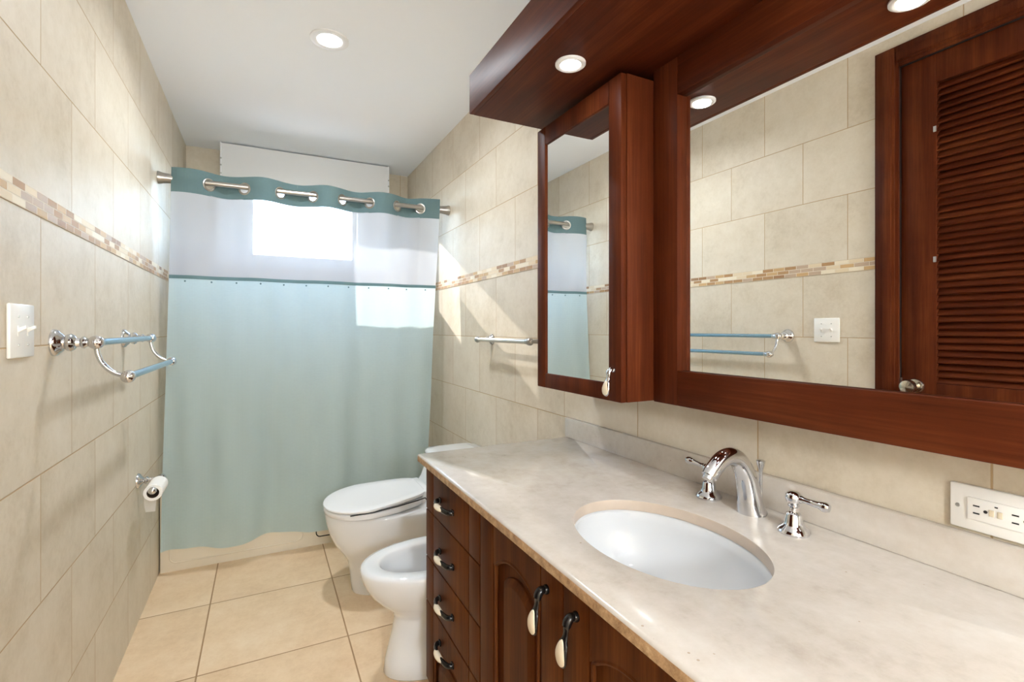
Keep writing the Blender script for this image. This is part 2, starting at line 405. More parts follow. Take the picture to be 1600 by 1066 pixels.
b = NB()                                         # raised rim round the recessed apron panels
def rloop(x0, x1, z0, z1, r, y):
    return [(px, y, pz) for px, pz, _ in rrect(x0, x1, z0, z1, r, 0)]
for x0, x1 in ((.045, .66), ):
    pts = rloop(x0-W/2, x1-W/2, .042, .36, .03, -.4585); pts.append(pts[0]); tube(b, pts, .0035, 6)
obj('apron_panel_edge', b, 'tub', tub)
b = NB(); pts = rloop(.733-W/2, 1.44-W/2, .046, .36, .022, -.4575); pts.append(pts[0]); tube(b, pts, .0032, 6)
obj('apron_panel_seam', b, 'black_metal', tub)

# ------------------------------------------------------------ shower curtain and rod
ZR, YR, RR = 1.972, 2.962, .0135
rod = thing('curtain_rod', 'brushed nickel shower curtain rod spanning from wall to wall', 'curtain rod', (W/2, YR, ZR))
b = NB(); cyl(b, (-W/2+.03, 0, 0), (W/2-.03, 0, 0), RR); obj('rod', b, 'nickel', rod)
for s in (-1, 1):
    b = NB(); lathe(b, [(.031, 0), (.031, .006), (.026, .022), (.0195, .075), (.0165, .085), (.0135, .086)], (s*W/2, 0, 0), (-s, 0, 0)); obj('rod_flange', b, 'nickel', rod)

GX = [.219, .378, .551, .715, .873, 1.025, 1.188, 1.329]
ZT, ZHB, ZSB, ZB = 2.027, 1.905, 1.487, .128
def xl(z): t = (ZT-z)/(ZT-ZB); return .058-.040*t
def xr(z): t = (ZT-z)/(ZT-ZB); return 1.444-.10*t**1.2
def sx(s, z): return xl(z)+(xr(z)-xl(z))*s
GS = [(g-.058)/(1.444-.058) for g in GX]
KN = [-.02]+GS+[1.10]
def wtop(s):
    for i in range(len(KN)-1):
        if KN[i] <= s <= KN[i+1]:
            w = math.sin(PI*(s-KN[i])/(KN[i+1]-KN[i]))
            return -w if i % 2 == 0 else w          # in front of the rod first
    return 0
def wbot(s): return .75*math.sin(2*PI*(s*3.1+.06))+.4*math.sin(2*PI*(s*5.7+.3))+.25*math.sin(2*PI*(s*9.3))
def sst(a, c, t): t = max(0, min(1, (t-a)/(c-a))); return t*t*(3-2*t)
def yc(s, z):
    t = (ZT-z)/(ZT-ZB); k = sst(.05, .55, t); top = .036*(1-.45*sst(.06, .3, t))
    y = YR+(1-k)*top*wtop(s)+k*(.014+.012*sst(.5, 1, t))*wbot(s)-.070*sst(.1, 1.0, t)
    return y+.002*math.sin(60*s+9*z)
cur = thing('shower_curtain', 'teal shower curtain with a sheer white window panel along its upper part', 'shower curtain', (.75, YR, ZT))
def CV(s, z, dy=0): return (sx(s, z)-.75, yc(s, z)+dy-YR, z-ZT)
def sheet(z0, z1, ns, nz, dy=0, bottom_wave=0):
    b = NB(); rows = []
    for j in range(nz+1):
        r = []
        for i in range(ns+1):
            s = i/ns; z = z1+(z0-z1)*j/nz
            if bottom_wave and j == nz: pass
            r.append(b.verts.new(CV(s, z+bottom_wave*(j/nz)**6*math.sin(2*PI*(s*3.1+.06)), dy)))
        rows.append(r)
    for j in range(nz):
        for i in range(ns): b.faces.new((rows[j][i], rows[j][i+1], rows[j+1][i+1], rows[j+1][i]))
    return b, rows
# header band with punched holes
ZG = ZR-.009; RH = .0255
b, rows = sheet(ZHB, ZT, 420, 36)
flat = {}
for j, r in enumerate(rows):
    for i, v in enumerate(r): flat[v] = (i/420, ZT+(ZHB-ZT)*j/36)
def grom_frame(g):
    s = (g-.058)/(1.444-.058); h = .004
    c = Vector(CV(s, ZG)); tx = (Vector(CV(s+h, ZG))-Vector(CV(s-h, ZG))).normalized()
    return c, tx
GF = [grom_frame(g) for g in GX]
kill = set()
for v in flat:
    for c, tx in GF:
        d = v.co-c
        if abs(d.x) < .05 and math.hypot(d.dot(tx), d.z) < RH: kill.add(v)
fk = {f for v in kill for f in v.link_faces}
bmesh.ops.delete(b, geom=list(fk), context='FACES_ONLY')
bmesh.ops.delete(b, geom=[v for v in b.verts if not v.link_faces], context='VERTS')
for v in b.verts:
    if v.is_boundary:
        for c, tx in GF:
            d = v.co-c; du = d.dot(tx); dl = math.hypot(du, d.z)
            if abs(d.x) < .05 and dl < RH*1.4:
                v.co += (tx*du/dl+Vector((0, 0, d.z/dl)))*(RH-dl)*.9
obj('header_band', b, 'header', cur, normals=False)
for c, tx in GF:
    b = NB(); nrm = tx.cross(Vector((0, 0, 1))).normalized()
    rings = []
    for k in range(32):
        a = 2*PI*k/32; rd = tx*math.cos(a)+Vector((0, 0, 1))*math.sin(a)
        rings.append([c+rd*(RH+.0025+.0055*math.cos(q))+nrm*.0035*math.sin(q) for q in [2*PI*m/10 for m in range(10)]])
    rings.append(rings[0]); loft(b, rings, (False, False)); bmesh.ops.remove_doubles(b, verts=b.verts[:], dist=1e-6)
    obj('grommet', b, 'nickel', cur)
b, _ = sheet(ZSB, ZHB+.004, 240, 24); obj('sheer_panel', b, 'sheer', cur, normals=False)
b, _ = sheet(ZB, ZSB, 260, 80, 0, .012); obj('fabric_panel', b, 'curtain', cur, normals=False)
b, _ = sheet(ZSB-.012, ZSB+.006, 240, 2, -.0025); obj('seam_tape', b, 'tape', cur, normals=False)
for k in range(12):
    s = .05+k*.082; p = Vector(CV(s, ZSB-.024, -.002)); b = NB(); lathe(b, [(.0045, 0), (.004, .0025), (0, .003)], p, (0, -1, 0), 10); obj('snap', b, 'tape', cur)

# ------------------------------------------------------------ window blind head box
bl = thing('blind_head_box', 'white boxed blind cover fixed under the ceiling above the window', 'blind', (.765, 3.76, 2.25))
b = NB(); box(b, (-.548, 0, -.035), (.548, .008, .203), .002); obj('front_cover', b, 'white_paint', bl)
for s in (-1, 1):
    b = NB(); box(b, (s*.549-.005, -.004, -.025), (s*.549+.005, .190, .206), .002); p = obj('end_plate', b, 'vinyl', bl)
    for z in (.10, .055, .0):
        b = NB(); lathe(b, [(.006, 0), (.005, .003), (0, .0035)], (s*.549, -.004, z), (0, -1, 0), 10); obj('bracket_screw', b, 'screw', p)
b = NB(); box(b, (-.542, .010, .190), (.542, .186, .203)); obj('top_rail', b, 'vinyl', bl)
b = NB(); cyl(b, (-.54, .10, .09), (.54, .10, .09), .045); obj('roller', b, 'white_paint', bl)

# ------------------------------------------------------------ ceiling and soffit lights
def downlight(name, label, loc, ro, ri, watts, group=None, spread=160, col=(.87, .935, 1), tilt=0):
    t = thing(name, label, 'light', loc, group)
    b = NB(); pr = [(ro, 0), (ro, -.004), (ro-.004, -.007), (ri+.006, -.0075), (ri+.001, -.005), (ri, -.0015)]
    lathe(b, pr, (0, 0, 0), (0, 0, 1), 40, (True, True)); obj('trim_ring', b, 'white_paint', t)
    b = NB(); lathe(b, [(ri, -.0045), (ri*.7, -.0062), (ri*.35, -.0068), (0, -.007)], (0, 0, 0), (0, 0, 1), 36, (True, True)); obj('lens', b, 'lens', t)
    ld = bpy.data.lights.new('lamp_glow', 'AREA'); ld.shape = 'DISK'; ld.size = ri*1.9; ld.energy = watts; ld.color = col; ld.spread = math.radians(spread)
    lo = bpy.data.objects.new('lamp_glow', ld); COL.objects.link(lo); lo.parent = t; lo.location = (0, 0, -.010)
    return t
downlight('ceiling_light', 'round white recessed light in the ceiling in front of the shower curtain', (.719, 2.236, HC), .079, .050, CEIL_W, 'recessed ceiling lights')
downlight('ceiling_light', 'added unseen fill light recessed in the ceiling behind the camera', (.719, -.75, HC), .079, .050, CEIL_W, 'recessed ceiling lights')  # extra downlight out of view, added to brighten the room

# unseen glowing globe added behind the camera to fill the room with light
gl = thing('fill_globe', 'added unseen fill-light globe hanging from the ceiling behind the camera', 'lamp', (.62, -1.30, HC))
b = NB(); lathe(b, [(.06, 0), (.06, -.012), (.012, -.022), (.010, -.78), (.035, -.785), (.035, -.805)], (0, 0, 0), (0, 0, 1)); obj('fill_globe_stem', b, 'nickel', gl)
b = NB(); lathe(b, [(max(0.13*math.sin(PI*k/16), 1e-5), -.92+.13*math.cos(PI*k/16)) for k in range(17)], (0, 0, 0), (0, 0, 1), 32); obj('fill_glow_ball', b, emis('fill_glow', (.84, .92, 1), GLOBE_FILL), gl)
# wooden soffit over the vanity
SZ0, SZ1, SX, SE, SE0 = 1.919, 2.045, 1.062, 1.490, -.45
so = thing('wooden_soffit', 'dark cherry wood light soffit projecting from the wall above the mirror', 'soffit', ((SX+W)/2, (SE+SE0)/2, SZ0))
cx_, cy_ = (SX+W)/2, (SE+SE0)/2
b = NB(); box(b, (SX+.016-cx_, SE0-cy_, 0), (W-cx_-.001, SE-cy_, .016), .001); obj('bottom_panel', b, 'wood_y', so)
b = NB(); box(b, (SX-cx_, SE0-cy_, .0), (SX+.016-cx_, SE-cy_, SZ1-SZ0), .002); obj('front_fascia', b, 'wood_y', so)
b = NB(); box(b, (SX+.016-cx_, SE-.016-cy_, .016), (W-cx_-.001, SE-cy_, SZ1-SZ0-.016), .001); obj('end_panel', b, 'wood_x', so)
b = NB(); box(b, (SX+.016-cx_, SE0-cy_, SZ1-SZ0-.016), (W-cx_-.001, SE-cy_, SZ1-SZ0), .001); obj('top_panel', b, 'wood_y', so)
downlight('soffit_light', 'small round light in the wooden soffit beside the mirrored cabinet door', (1.185, 1.085, SZ0), .040, .026, SOFFIT_W, 'lights set in the wooden soffit', 160, (.90, .95, 1))
downlight('soffit_light', 'small round soffit light seen only in the large mirror near its top edge', (1.165, .548, SZ0), .040, .026, SOFFIT_W, 'lights set in the wooden soffit', 160, (.90, .95, 1))
downlight('soffit_light', 'small round soffit light at the near end, outside the picture', (1.165, -.01, SZ0), .040, .026, SOFFIT_W, 'lights set in the wooden soffit', 160, (.90, .95, 1))

# ------------------------------------------------------------ large mirror
MF, MX = 1.408, 1.425                           # frame face, glass plane
MY1, MY0 = .932, -.25; MZ0, MZ1 = 1.114, 1.820
mr = thing('wall_mirror', 'large wall mirror in a wide dark cherry wood frame above the basin', 'mirror', (W, .33, 1.025))
def P(x, y, z): return (x-W, y-.33, z-1.025)
b = NB()
box(b, P(MF, MY1, 1.025), P(W-.002, 1.018, SZ0-.001), .0025); obj('frame_stile', b, 'wood_z', mr)
b = NB(); box(b, P(MF, MY0-.09, 1.025), P(W-.002, MY0, SZ0-.001), .0025); obj('frame_stile', b, 'wood_z', mr)
b = NB(); box(b, P(MF, MY0, 1.025), P(W-.002, MY1, MZ0), .0025); obj('frame_rail', b, 'wood_y', mr)
b = NB(); box(b, P(MF, MY0, MZ1), P(W-.002, MY1, SZ0-.001), .0025); obj('frame_rail', b, 'wood_y', mr)
b = NB(); box(b, P(MX, MY0+.001, MZ0+.001), P(MX+.005, MY1-.001, MZ1-.001)); obj('mirror_glass', b, 'mirror', mr)

# ------------------------------------------------------------ mirrored cabinet
CXF = 1.300; CY0, CY1 = 1.020, 1.462; CZ0, CZ1 = 1.027, 1.895
cb = thing('mirror_cabinet', 'tall cherry wood wall cabinet with a mirrored door left of the large mirror', 'cabinet', (W, (CY0+CY1)/2, CZ0))
cyc = (CY0+CY1)/2
def P(x, y, z): return (x-W, y-cyc, z-CZ0)
b = NB(); box(b, P(CXF+.020, CY0, CZ0), P(W-.001, CY1, CZ1), .0015); obj('cabinet_body', b, 'wood_z', cb)
b = NB(); fw = .052; d0, d1 = CXF, CXF+.019
box(b, P(d0, CY0+.001, CZ0), P(d1, CY0+fw+.002, CZ1-.001), .003); box(b, P(d0, CY1-fw, CZ0), P(d1, CY1-.001, CZ1-.001), .003)
box(b, P(d0, CY0+fw+.002, CZ0), P(d1, CY1-fw, CZ0+.048), .003); box(b, P(d0, CY0+fw+.002, CZ1-.062), P(d1, CY1-fw, CZ1-.001), .003)
cdoor = obj('cabinet_door', b, 'wood_z', cb)
b = NB(); box(b, P(d0+.006, CY0+fw-.001, CZ0+.045), P(d0+.011, CY1-fw+.003, CZ1-.059)); obj('door_mirror', b, 'mirror', cdoor)

def drop_pull(bm, o, s=1.0, mi0=0, mi1=1):
    """hanging pull on a face looking towards -X; o = mount point on the face"""
    o = Vector(o)
    lathe(bm, [(.009*s, -.001), (.0095*s, .003), (.007*s, .008)], o, (-1, 0, 0), 16, mi=mi0)
    prof = [(-.006, .001, .0070), (-.013, .001, .0085), (-.019, -.005, .0090), (-.022, -.014, .0080), (-.023, -.022, .0066), (-.0245, -.030, .0072), (-.028, -.040, .0098), (-.031, -.052, .0122), (-.032, -.062, .0125), (-.0315, -.071, .0105), (-.031, -.078, .006), (-.031, -.080, .002)]
    pr = smoothpath(prof, 4)
    tube(bm, [o+Vector((x*s, 0, z*s)) for x, z, r in pr], [(r*s*(1.25 if z < -.035 else 1), r*.5*s) if abs(z) > .012 else (r*s, r*s*.9) for x, z, r in pr], 16, mi=mi0)
    # inlay: shallow teardrop dome on the outer face
    N = 20; rings = []
    for sc, lift in ((1, 0.0), (.97, .0026), (.75, .0042), (.4, .0052), (.05, .0054)):
        ring = []
        for q in range(N):
            a = 2*PI*q/N; yy = math.sin(a)*.0132*(1-.38*math.cos(a))*sc; zz = math.cos(a)*.0225*sc
            xx = -.0335+.0035*max(0, zz/.0225)**1.3
            ring.append(o+Vector(((xx-lift)*s, yy*s, (-.0545+zz)*s)))
        rings.append(ring)
    loft(bm, rings, mi=mi1)
b = NB(); drop_pull(b, P(CXF, CY0+.030, 1.112), .86); obj('door_pull', b, ['chrome', 'ivory'], cdoor)

# ------------------------------------------------------------ vanity
VX, VY1, VY0, VZ1 = .945, 1.580, -.095, .787
va = thing('vanity_cabinet', 'dark cherry wood vanity cabinet with carved doors under the stone counter', 'cabinet', (VX, .75, 0))
def P(x, y, z): return (x-VX, y-.75, z)
b = NB(); box(b, P(VX+.020, VY1-.018, .06), P(W-.001, VY1, VZ1), .001); box(b, P(VX+.020, VY0, .06), P(W-.001, VY0+.018, VZ1), .001)
box(b, P(VX+.020, VY0+.018, .06), P(W-.001, VY1-.018, .078)); box(b, P(W-.012, VY0+.018, .078), P(W-.001, VY1-.018, VZ1)); box(b, P(VX+.020, VY0+.018, VZ1-.05), P(VX+.040, VY1-.018, VZ1))
box(b, P(VX+.07, VY0+.02, 0), P(W-.02, VY1-.02, .06))
obj('carcass', b, 'vanity_wood', va)
def arch_z(y, yc_, hw, zs, zp):                # segmental arch height at y
    h = zp-zs; R = (hw*hw+h*h)/(2*h); return zs+math.sqrt(max(R*R-(y-yc_)**2, 0))-(R-h)
def front(name, y0, y1, z0, z1, st, arch):
    """plank front with two V-grooved stiles; arch = (zspring, zpeak, zbottom) or None"""
    b = NB(); g = .0018
    ya, yb = y0+g, y1-g; za, zb = z0+g, z1-g
    box(b, P(VX, ya, za), P(VX+.020, ya+st-.0014, zb), .003); box(b, P(VX, yb-st+.0014, za), P(VX+.020, yb, zb), .002)
    p0, p1 = ya+st+.0014, yb-st-.0014
    if not arch: box(b, P(VX, p0, za), P(VX+.020, p1, zb), .003)
    else:
        zs, zp, zb0 = arch; yc_ = (p0+p1)/2; hw = (p1-p0)/2-.002; N = 28
        box(b, P(VX+.013, p0, za), P(VX+.020, p1, zb))               # recessed ground
        # plate above the arch, and bottom rail
        top = [(p0+(p1-p0)*k/N) for k in range(N+1)]
        ar = [arch_z(min(max(y, yc_-hw), yc_+hw), yc_, hw, zs, zp) for y in top]
        for k in range(N):
            A, Bq = top[k], top[k+1]
            loft(b, [[P(x, A, ar[k]), P(x, Bq, ar[k+1]), P(x, Bq, zb), P(x, A, zb)] for x in (VX, VX+.014)])
        bmesh.ops.remove_doubles(b, verts=b.verts[:], dist=1e-5)
        box(b, P(VX, p0, za), P(VX+.014, p1, zb0), .002)
        # moulded bead along the arch
        pts = [P(VX+.003, y, z-.004) for y, z in zip(top[1:-1], ar[1:-1])]; pts = [P(VX+.003, top[1]+.003, zb0)]+pts+[P(VX+.003, top[-2]-.003, zb0)]
        tube(b, pts, .0045, 8)
        # raised inner arched field
        rings = []
        for ins, x in ((.034, VX+.014), (.036, VX+.009), (.050, VX+.0015), (.054, VX+.0015)):
            hw2 = hw-ins; h2 = hw2; zz = zs-ins*.35; pk = zp-ins*1.05
            lp = [(yc_-hw2, zb0+ins*.6), ]+[(yc_-hw2+2*hw2*k/N, arch_z(yc_-hw2+2*hw2*k/N, yc_, hw2, zz-.012, pk)) for k in range(N+1)]+[(yc_+hw2, zb0+ins*.6)]
            rings.append([P(x, y, z) for y, z in lp])
        loft(b, rings)
    return obj(name, b, 'vanity_wood', va)
def bow_pull(o):
    b = NB(); o = Vector(o)
    for s in (-1, 1):
        box(b, o+Vector((-.006, s*.056-.008, -.0080)), o+Vector((.0005, s*.056+.008, .0080)), .002)
        pr = smoothpath([(-.002, .058, .0068, .0068), (-.011, .056, .0068, .0072), (-.018, .047, .0064, .0078), (-.0225, .029, .0055, .008), (-.0245, .018, .0045, .008)], 4)
        tube(b, [o+Vector((x, s*y, 0)) for x, y, *_ in pr], [(r1, r2) for *_, r1, r2 in pr], 10)
    pr = smoothpath([(-.0225, -.031, .004), (-.0245, -.024, .0072), (-.0265, -.012, .0092), (-.027, 0, .0098), (-.0265, .012, .0092), (-.0245, .024, .0072), (-.0225, .031, .004)], 4)
    tube(b, [o+Vector((x, y, 0)) for x, y, r in pr], [(r, r*.75) for *_, r in pr], 14, mi=1)
    return b
zc = [.785, .632, .478, .332, .075]
for k in range(4):
    z1, z0 = zc[k], zc[k+1]
    d = front('drawer', 1.128, VY1, z0, z1, .074, None if k < 3 else (.205, .252, .10))
    b = bow_pull(P(VX, 1.375, (.702, .548, .405, .270)[k])); obj('drawer_pull', b, ['black_metal', 'ivory'], d)
for y0, y1, my in ((.749, 1.127, .803), (.371, .748, .704), (-.007, .370, .05)):
    d = front('cabinet_door', y0, y1, .075, .785, .078, (.672, .714, .15))
    b = NB(); drop_pull(b, P(VX, my, .728), .98); obj('door_pull', b, ['black_metal', 'ivory'], d)

# countertop with oval cut-out
CZ, CT = .811, .024; CX0, CY_1, CY_0 = .919, 1.589, -.11
SCX, SCY, SA, SB = 1.173, .740, .152, .215
ct = thing('countertop', 'cream marble vanity countertop with an oval basin cut-out and backsplash', 'countertop', (SCX, SCY, CZ))
def rect_hit(a, x0, x1, y0, y1):
    c, s = math.cos(a), math.sin(a); t = min((x1/c if c > 1e-9 else (x0/c if c < -1e-9 else 9e9)), (y1/s if s > 1e-9 else (y0/s if s < -1e-9 else 9e9)))
    return (c*t, s*t)
rx0, rx1, ry0, ry1 = CX0-SCX, W-.0015-SCX, CY_0-SCY, CY_1-SCY
angs = sorted([2*PI*k/96+.001 for k in range(96)]+[math.atan2(y, x) % (2*PI) for x in (rx0, rx1) for y in (ry0, ry1)])
outer = [rect_hit(a, rx0, rx1, ry0, ry1) for a in angs]
inner = []
for a in angs:
    r = 1/math.sqrt((math.cos(a)/SA)**2+(math.sin(a)/SB)**2); inner.append((r*math.cos(a), r*math.sin(a)))
b = NB()
def shrink(lp, e): return [(max(rx0+e, min(rx1, x)), max(ry0+e, min(ry1-e, y))) for x, y in lp]
def grow(lp, e): return [(x*(1+e/math.hypot(x, y)), y*(1+e/math.hypot(x, y))) for x, y in lp]
def put(lp, z): return [(x, y, z) for x, y in lp]
loft(b, [put(inner, -CT), put(outer, -CT), put(outer, -.006), put(shrink(outer, .002), -.0025), put(shrink(outer, .006), 0), put(grow(inner, .004), 0), put(grow(inner, .001), -.001), put(inner, -.004), put(inner, -CT)], (False, False))
bmesh.ops.remove_doubles(b, verts=b.verts[:], dist=1e-6)
for f in b.faces:
    c = f.calc_center_median()
    if -CT < c.z < -.005 and (abs(c.x-rx0) < .01 or abs(c.y-ry1) < .01): f.material_index = 1
for f in b.faces:
    c = f.calc_center_median()
    if -CT < c.z < -.001 and math.hypot(c.x/SA, c.y/SB) < 1.02: f.material_index = 2
obj('counter_slab', b, ['stone', 'stone_edge', plain('cut_stone_rim', s2l((188, 172, 156)), .4, 0, .08, 40)], ct)
b = NB(); box(b, (W-.020-SCX, ry0, 0), (rx1, ry1-.001, .074), .003); obj('backsplash', b, 'stone', ct)

# sink
sk = thing('sink_basin', 'white oval undermount basin set in the stone counter', 'sink', (SCX, SCY, CZ-CT))
b = NB()
def ell(k, z, n=64, ox=0): return [(ox+SA*k*math.cos(2*PI*i/n), SB*k*math.sin(2*PI*i/n), z) for i in range(n)]
prof = [(1.05, -.012), (1.07, -.001), (1.02, -.0005), (.995, -.006)]
for k in range(1, 13):
    a = k/12*PI/2; prof.append((.995*math.cos(a)**.55 if k < 12 else .0, -.006-.135*math.sin(a)**1.0))
prof = [(k, z) for k, z in prof if k > .09]
loft(b, [ell(k, z) for k, z in prof], (False, True))
obj('basin', b, plain('basin_porcelain', s2l((206, 208, 210)), .08, 0, Coat_Weight=.4), sk)
b = NB(); lathe(b, [(.022, 0), (.022, .003), (.017, .004), (.015, .001), (0, .002)], (0, 0, -.1405), (0, 0, 1)); obj('drain', b, 'chrome', sk)

# ------------------------------------------------------------ faucet
fa = thing('faucet', 'chrome widespread faucet with an arched spout and two lever handles', 'faucet', (1.437, .742, CZ))
b = NB()
pr = smoothpath([(.003, 0, .033, .031), (.002, .004, .032, .030), (-.002, .020, .028, .0275), (-.008, .055, .0245, .0245), (-.020, .092, .0215, .022), (-.040, .121, .0195, .020), (-.066, .1335, .0185, .019), (-.093, .129, .0178, .018), (-.117, .112, .017, .0172), (-.130, .098, .0165, .0168)], 5)
tube(b, [(x, 0, z) for x, z, *_ in pr], [(a, c) for *_, a, c in pr], 28)
spt = obj('spout', b, 'chrome', fa, ang=60)
b = NB(); d = Vector((-.62, 0, -.78)).normalized(); o = Vector((-.1285, 0, .0995)); lathe(b, [(.0125, 0), (.0125, .010), (.010, .0105)], o, d, 20); obj('aerator', b, 'chrome', spt)
b = NB(); lathe(b, [(.004, .0), (.004, .085), (.0052, .092), (.0085, .103), (.0098, .112), (.006, .114), (0, .1145)], (.034, 0, 0), (0, 0, 1), 18); obj('lift_rod', b, 'chrome', spt)
for yy, dirv in ((-.112, Vector((.12, -1, -.06))), (.112, Vector((-.05, 1, .10)))):
    xx = -.018 if yy < 0 else -.004
    b = NB(); lathe(b, [(.029, 0), (.030, .004), (.027, .010), (.020, .0155), (.0165, .022), (.0145, .036), (.0125, .040), (.0075, .043), (.0068, .050), (.0105, .054), (.0105, .057), (.008, .060)], (xx, yy, 0), (0, 0, 1), 28)
    lathe(b, [(.008, .0585), (.0135, .062), (.0155, .069), (.0150, .076), (.011, .081), (.0055, .0835), (0, .084)], (xx, yy, 0), (0, 0, 1), 28)
    hd = obj('handle', b, 'chrome', fa)
    b = NB(); dirv.normalize(); o = Vector((xx, yy, .0715))
    lathe(b, [(.0075, .010), (.0078, .016), (.0062, .020), (.0056, .026), (.0062, .037), (.0074, .047), (.0086, .051), (.0096, .055), (.0098, .061), (.0072, .0662), (0, .0675)], o, dirv, 18)
    obj('lever', b, 'chrome', hd)

# ------------------------------------------------------------ outlet on the right wall
ou = thing('outlet_plate', 'white wall outlet plate with a double receptacle above the backsplash', 'outlet', (W, .352, .926))
b = NB(); box(b, (-.007, -.060, -.037), (0, .060, .037), .003); obj('cover_plate', b, 'plate', ou)
b = NB(); box(b, (-.0105, -.036, -.0185), (-.006, .036, .0185), .002); rc = obj('receptacle', b, 'plate', ou)
b = NB()
for s in (1, -1):
    yb = s*.0235
    for zz in (.006, -.006): box(b, (-.0110, yb+(-.004 if s > 0 else -.004), zz-.0011), (-.0100, yb+.0042, zz+.0011))
    lathe(b, [(.0026, 0), (.0026, .001)], (-.0101, yb-.0115, 0), (-1, 0, 0), 12)
box(b, (-.0110, -.003, .0100), (-.0100, .001, .0120))
obj('socket_slots', b, 'slot', rc)
for yy in (.0015, .0095-.018):
    b = NB(); box(b, (-.0118, yy-.0032+.003, -.0052), (-.010, yy+.0032+.003, .0052), .0008); obj('test_button', b, 'ivory', rc)
for s in (1, -1):
    b = NB(); lathe(b, [(.0034, 0), (.003, .0015), (0, .0018)], (-.007, s*.049, 0), (-1, 0, 0), 14); obj('screw', b, 'screw', ou)

# ------------------------------------------------------------ light switch on the left wall
sw = thing('light_switch', 'white double toggle light switch on the tiled left wall', 'light switch', (0, 1.410, 1.217))
b = NB(); box(b, (0, -.059, -.057), (.0075, .059, .057), .003); obj('switch_plate', b, 'plate', sw)
for s in (-1, 1):
    yy = s*.023
    b = NB(); box(b, (.004, yy-.0045, -.011), (.0085, yy+.0045, .011), .001)
    loft(b, [[(.007, yy-.004, -.004), (.007, yy+.004, -.004), (.007, yy+.004, .006), (.007, yy-.004, .006)],
             [(.021, yy-.0032, .0055), (.021, yy+.0032, .0055), (.0205, yy+.0032, .0115), (.0205, yy-.0032, .0115)]])
    obj('toggle', b, 'plate', sw)
    for zz in (.030, -.030):
        b = NB(); lathe(b, [(.0028, 0), (.0024, .0014), (0, .0016)], (.0075, yy, zz), (1, 0, 0), 12); obj('screw', b, 'screw', sw)

# ------------------------------------------------------------ double towel bar, left wall
def rose(bm, y, L):
    lathe(bm, [(.034, 0), (.034, .004), (.031, .010), (.026, .013), (.022, .018), (.0165, .022), (.0215, .028), (.0225, .034), (.0185, .041), (.012, .045), (.0105, .052), (.0150, .056), (.0155, .060), (.011, .065), (.008, L)], (0, y, 0), (1, 0, 0), 30)
TY0, TY1, TZ = 1.605, 2.285, 1.187
tb = thing('towel_bar', 'chrome double towel bar with pale blue rails on the left wall', 'towel bar', (0, (TY0+TY1)/2, TZ))
hl = (TY1-TY0)/2; BX, LX, LZ = .084, .150, -.090
b = NB()
for s in (-1, 1):
    b = NB(); y = s*hl; rose(b, y, .075); q = obj('wall_post', b, 'chrome', tb)
    b = NB()
    lathe(b, [(0, -.024), (.006, -.0235), (.009, -.021), (.007, -.018), (.012, -.0165), (.0165, -.012), (.0175, -.004), (.0165, .006), (.0135, .012), (.0130, .024), (.0115, .025)], (BX, y, 0), (0, -s, 0), 26)
    ang = [k/14*PI/2 for k in range(15)]
    pts = [(BX+(LX-BX)*(1-math.cos(a)), y, -.008+(LZ+.010)*math.sin(a)) for a in ang]
    tube(b, pts, .0062, 12)
    lathe(b, [(0, -.024), (.006, -.0235), (.009, -.021), (.007, -.018), (.012, -.0165), (.0155, -.012), (.0165, -.004), (.0155, .006), (.0130, .012), (.0125, .022), (.011, .023)], (LX, y, LZ), (0, -s, 0), 26)
    obj('bracket_arm', b, 'chrome', q)
b = NB(); cyl(b, (BX, -hl+.02, 0), (BX, hl-.02, 0), .0098); obj('rail', b, 'blue_bar', tb)
b = NB(); cyl(b, (LX, -hl+.02, LZ), (LX, hl-.02, LZ), .0098); obj('rail', b, 'blue_bar', tb)

# single bar, right wall
RY0, RY1, RZ = 1.765, 2.300, 1.170
rb = thing('towel_bar', 'single satin towel bar on the right wall beside the mirrored cabinet', 'towel bar', (W, (RY0+RY1)/2, RZ))
hl = (RY1-RY0)/2; X = -.078
for s in (-1, 1):
    b = NB(); lathe(b, [(.027, 0), (.027, .003), (.024, .008), (.018, .012), (.015, .018), (.011, .022), (.0145, .027), (.015, .031), (.010, .036), (.008, .055), (.009, .072)], (0, s*hl, 0), (-1, 0, 0), 28)
    lathe(b, [(0, -.030), (.006, -.0295), (.008, -.026), (.006, -.022), (.0115, -.019), (.0155, -.012), (.0165, -.003), (.015, .006), (.0125, .012), (.0118, .022)], (X, s*hl, 0), (0, -s, 0), 26)
    obj('wall_post', b, 'nickel', rb)
b = NB(); cyl(b, (X, -hl+.018, 0), (X, hl-.018, 0), .0105); obj('rail', b, 'cream_bar', rb)

# ------------------------------------------------------------ toilet paper
tp = thing('paper_holder', 'chrome toilet paper holder on the left wall beside the curtain', 'paper holder', (0, 2.52, .592))
b = NB(); lathe(b, [(.031, 0), (.031, .004), (.027, .010), (.020, .014), (.015, .019), (.011, .022), (.0155, .028), (.0155, .033), (.010, .038), (.008, .072)], (0, 0, 0), (1, 0, 0), 28); obj('wall_post', b, 'chrome', tp)
b = NB(); lathe(b, [(0, -.022), (.010, -.020), (.0175, -.012), (.0185, 0), (.017, .008), (.010, .013), (.009, .03), (.009, .170), (.0135, .172), (.0145, .180), (.011, .186), (.0065, .188), (.0065, .191), (0, .193)], (.080, 0, 0), (0, -1, 0), 26); obj('roll_arm', b, 'chrome', tp)
tr = thing('toilet_paper_roll', 'nearly used toilet paper roll on the chrome holder', 'toilet paper', (.080, 2.43, .592))
b = NB(); n = 40; y0, y1 = -.078, .052
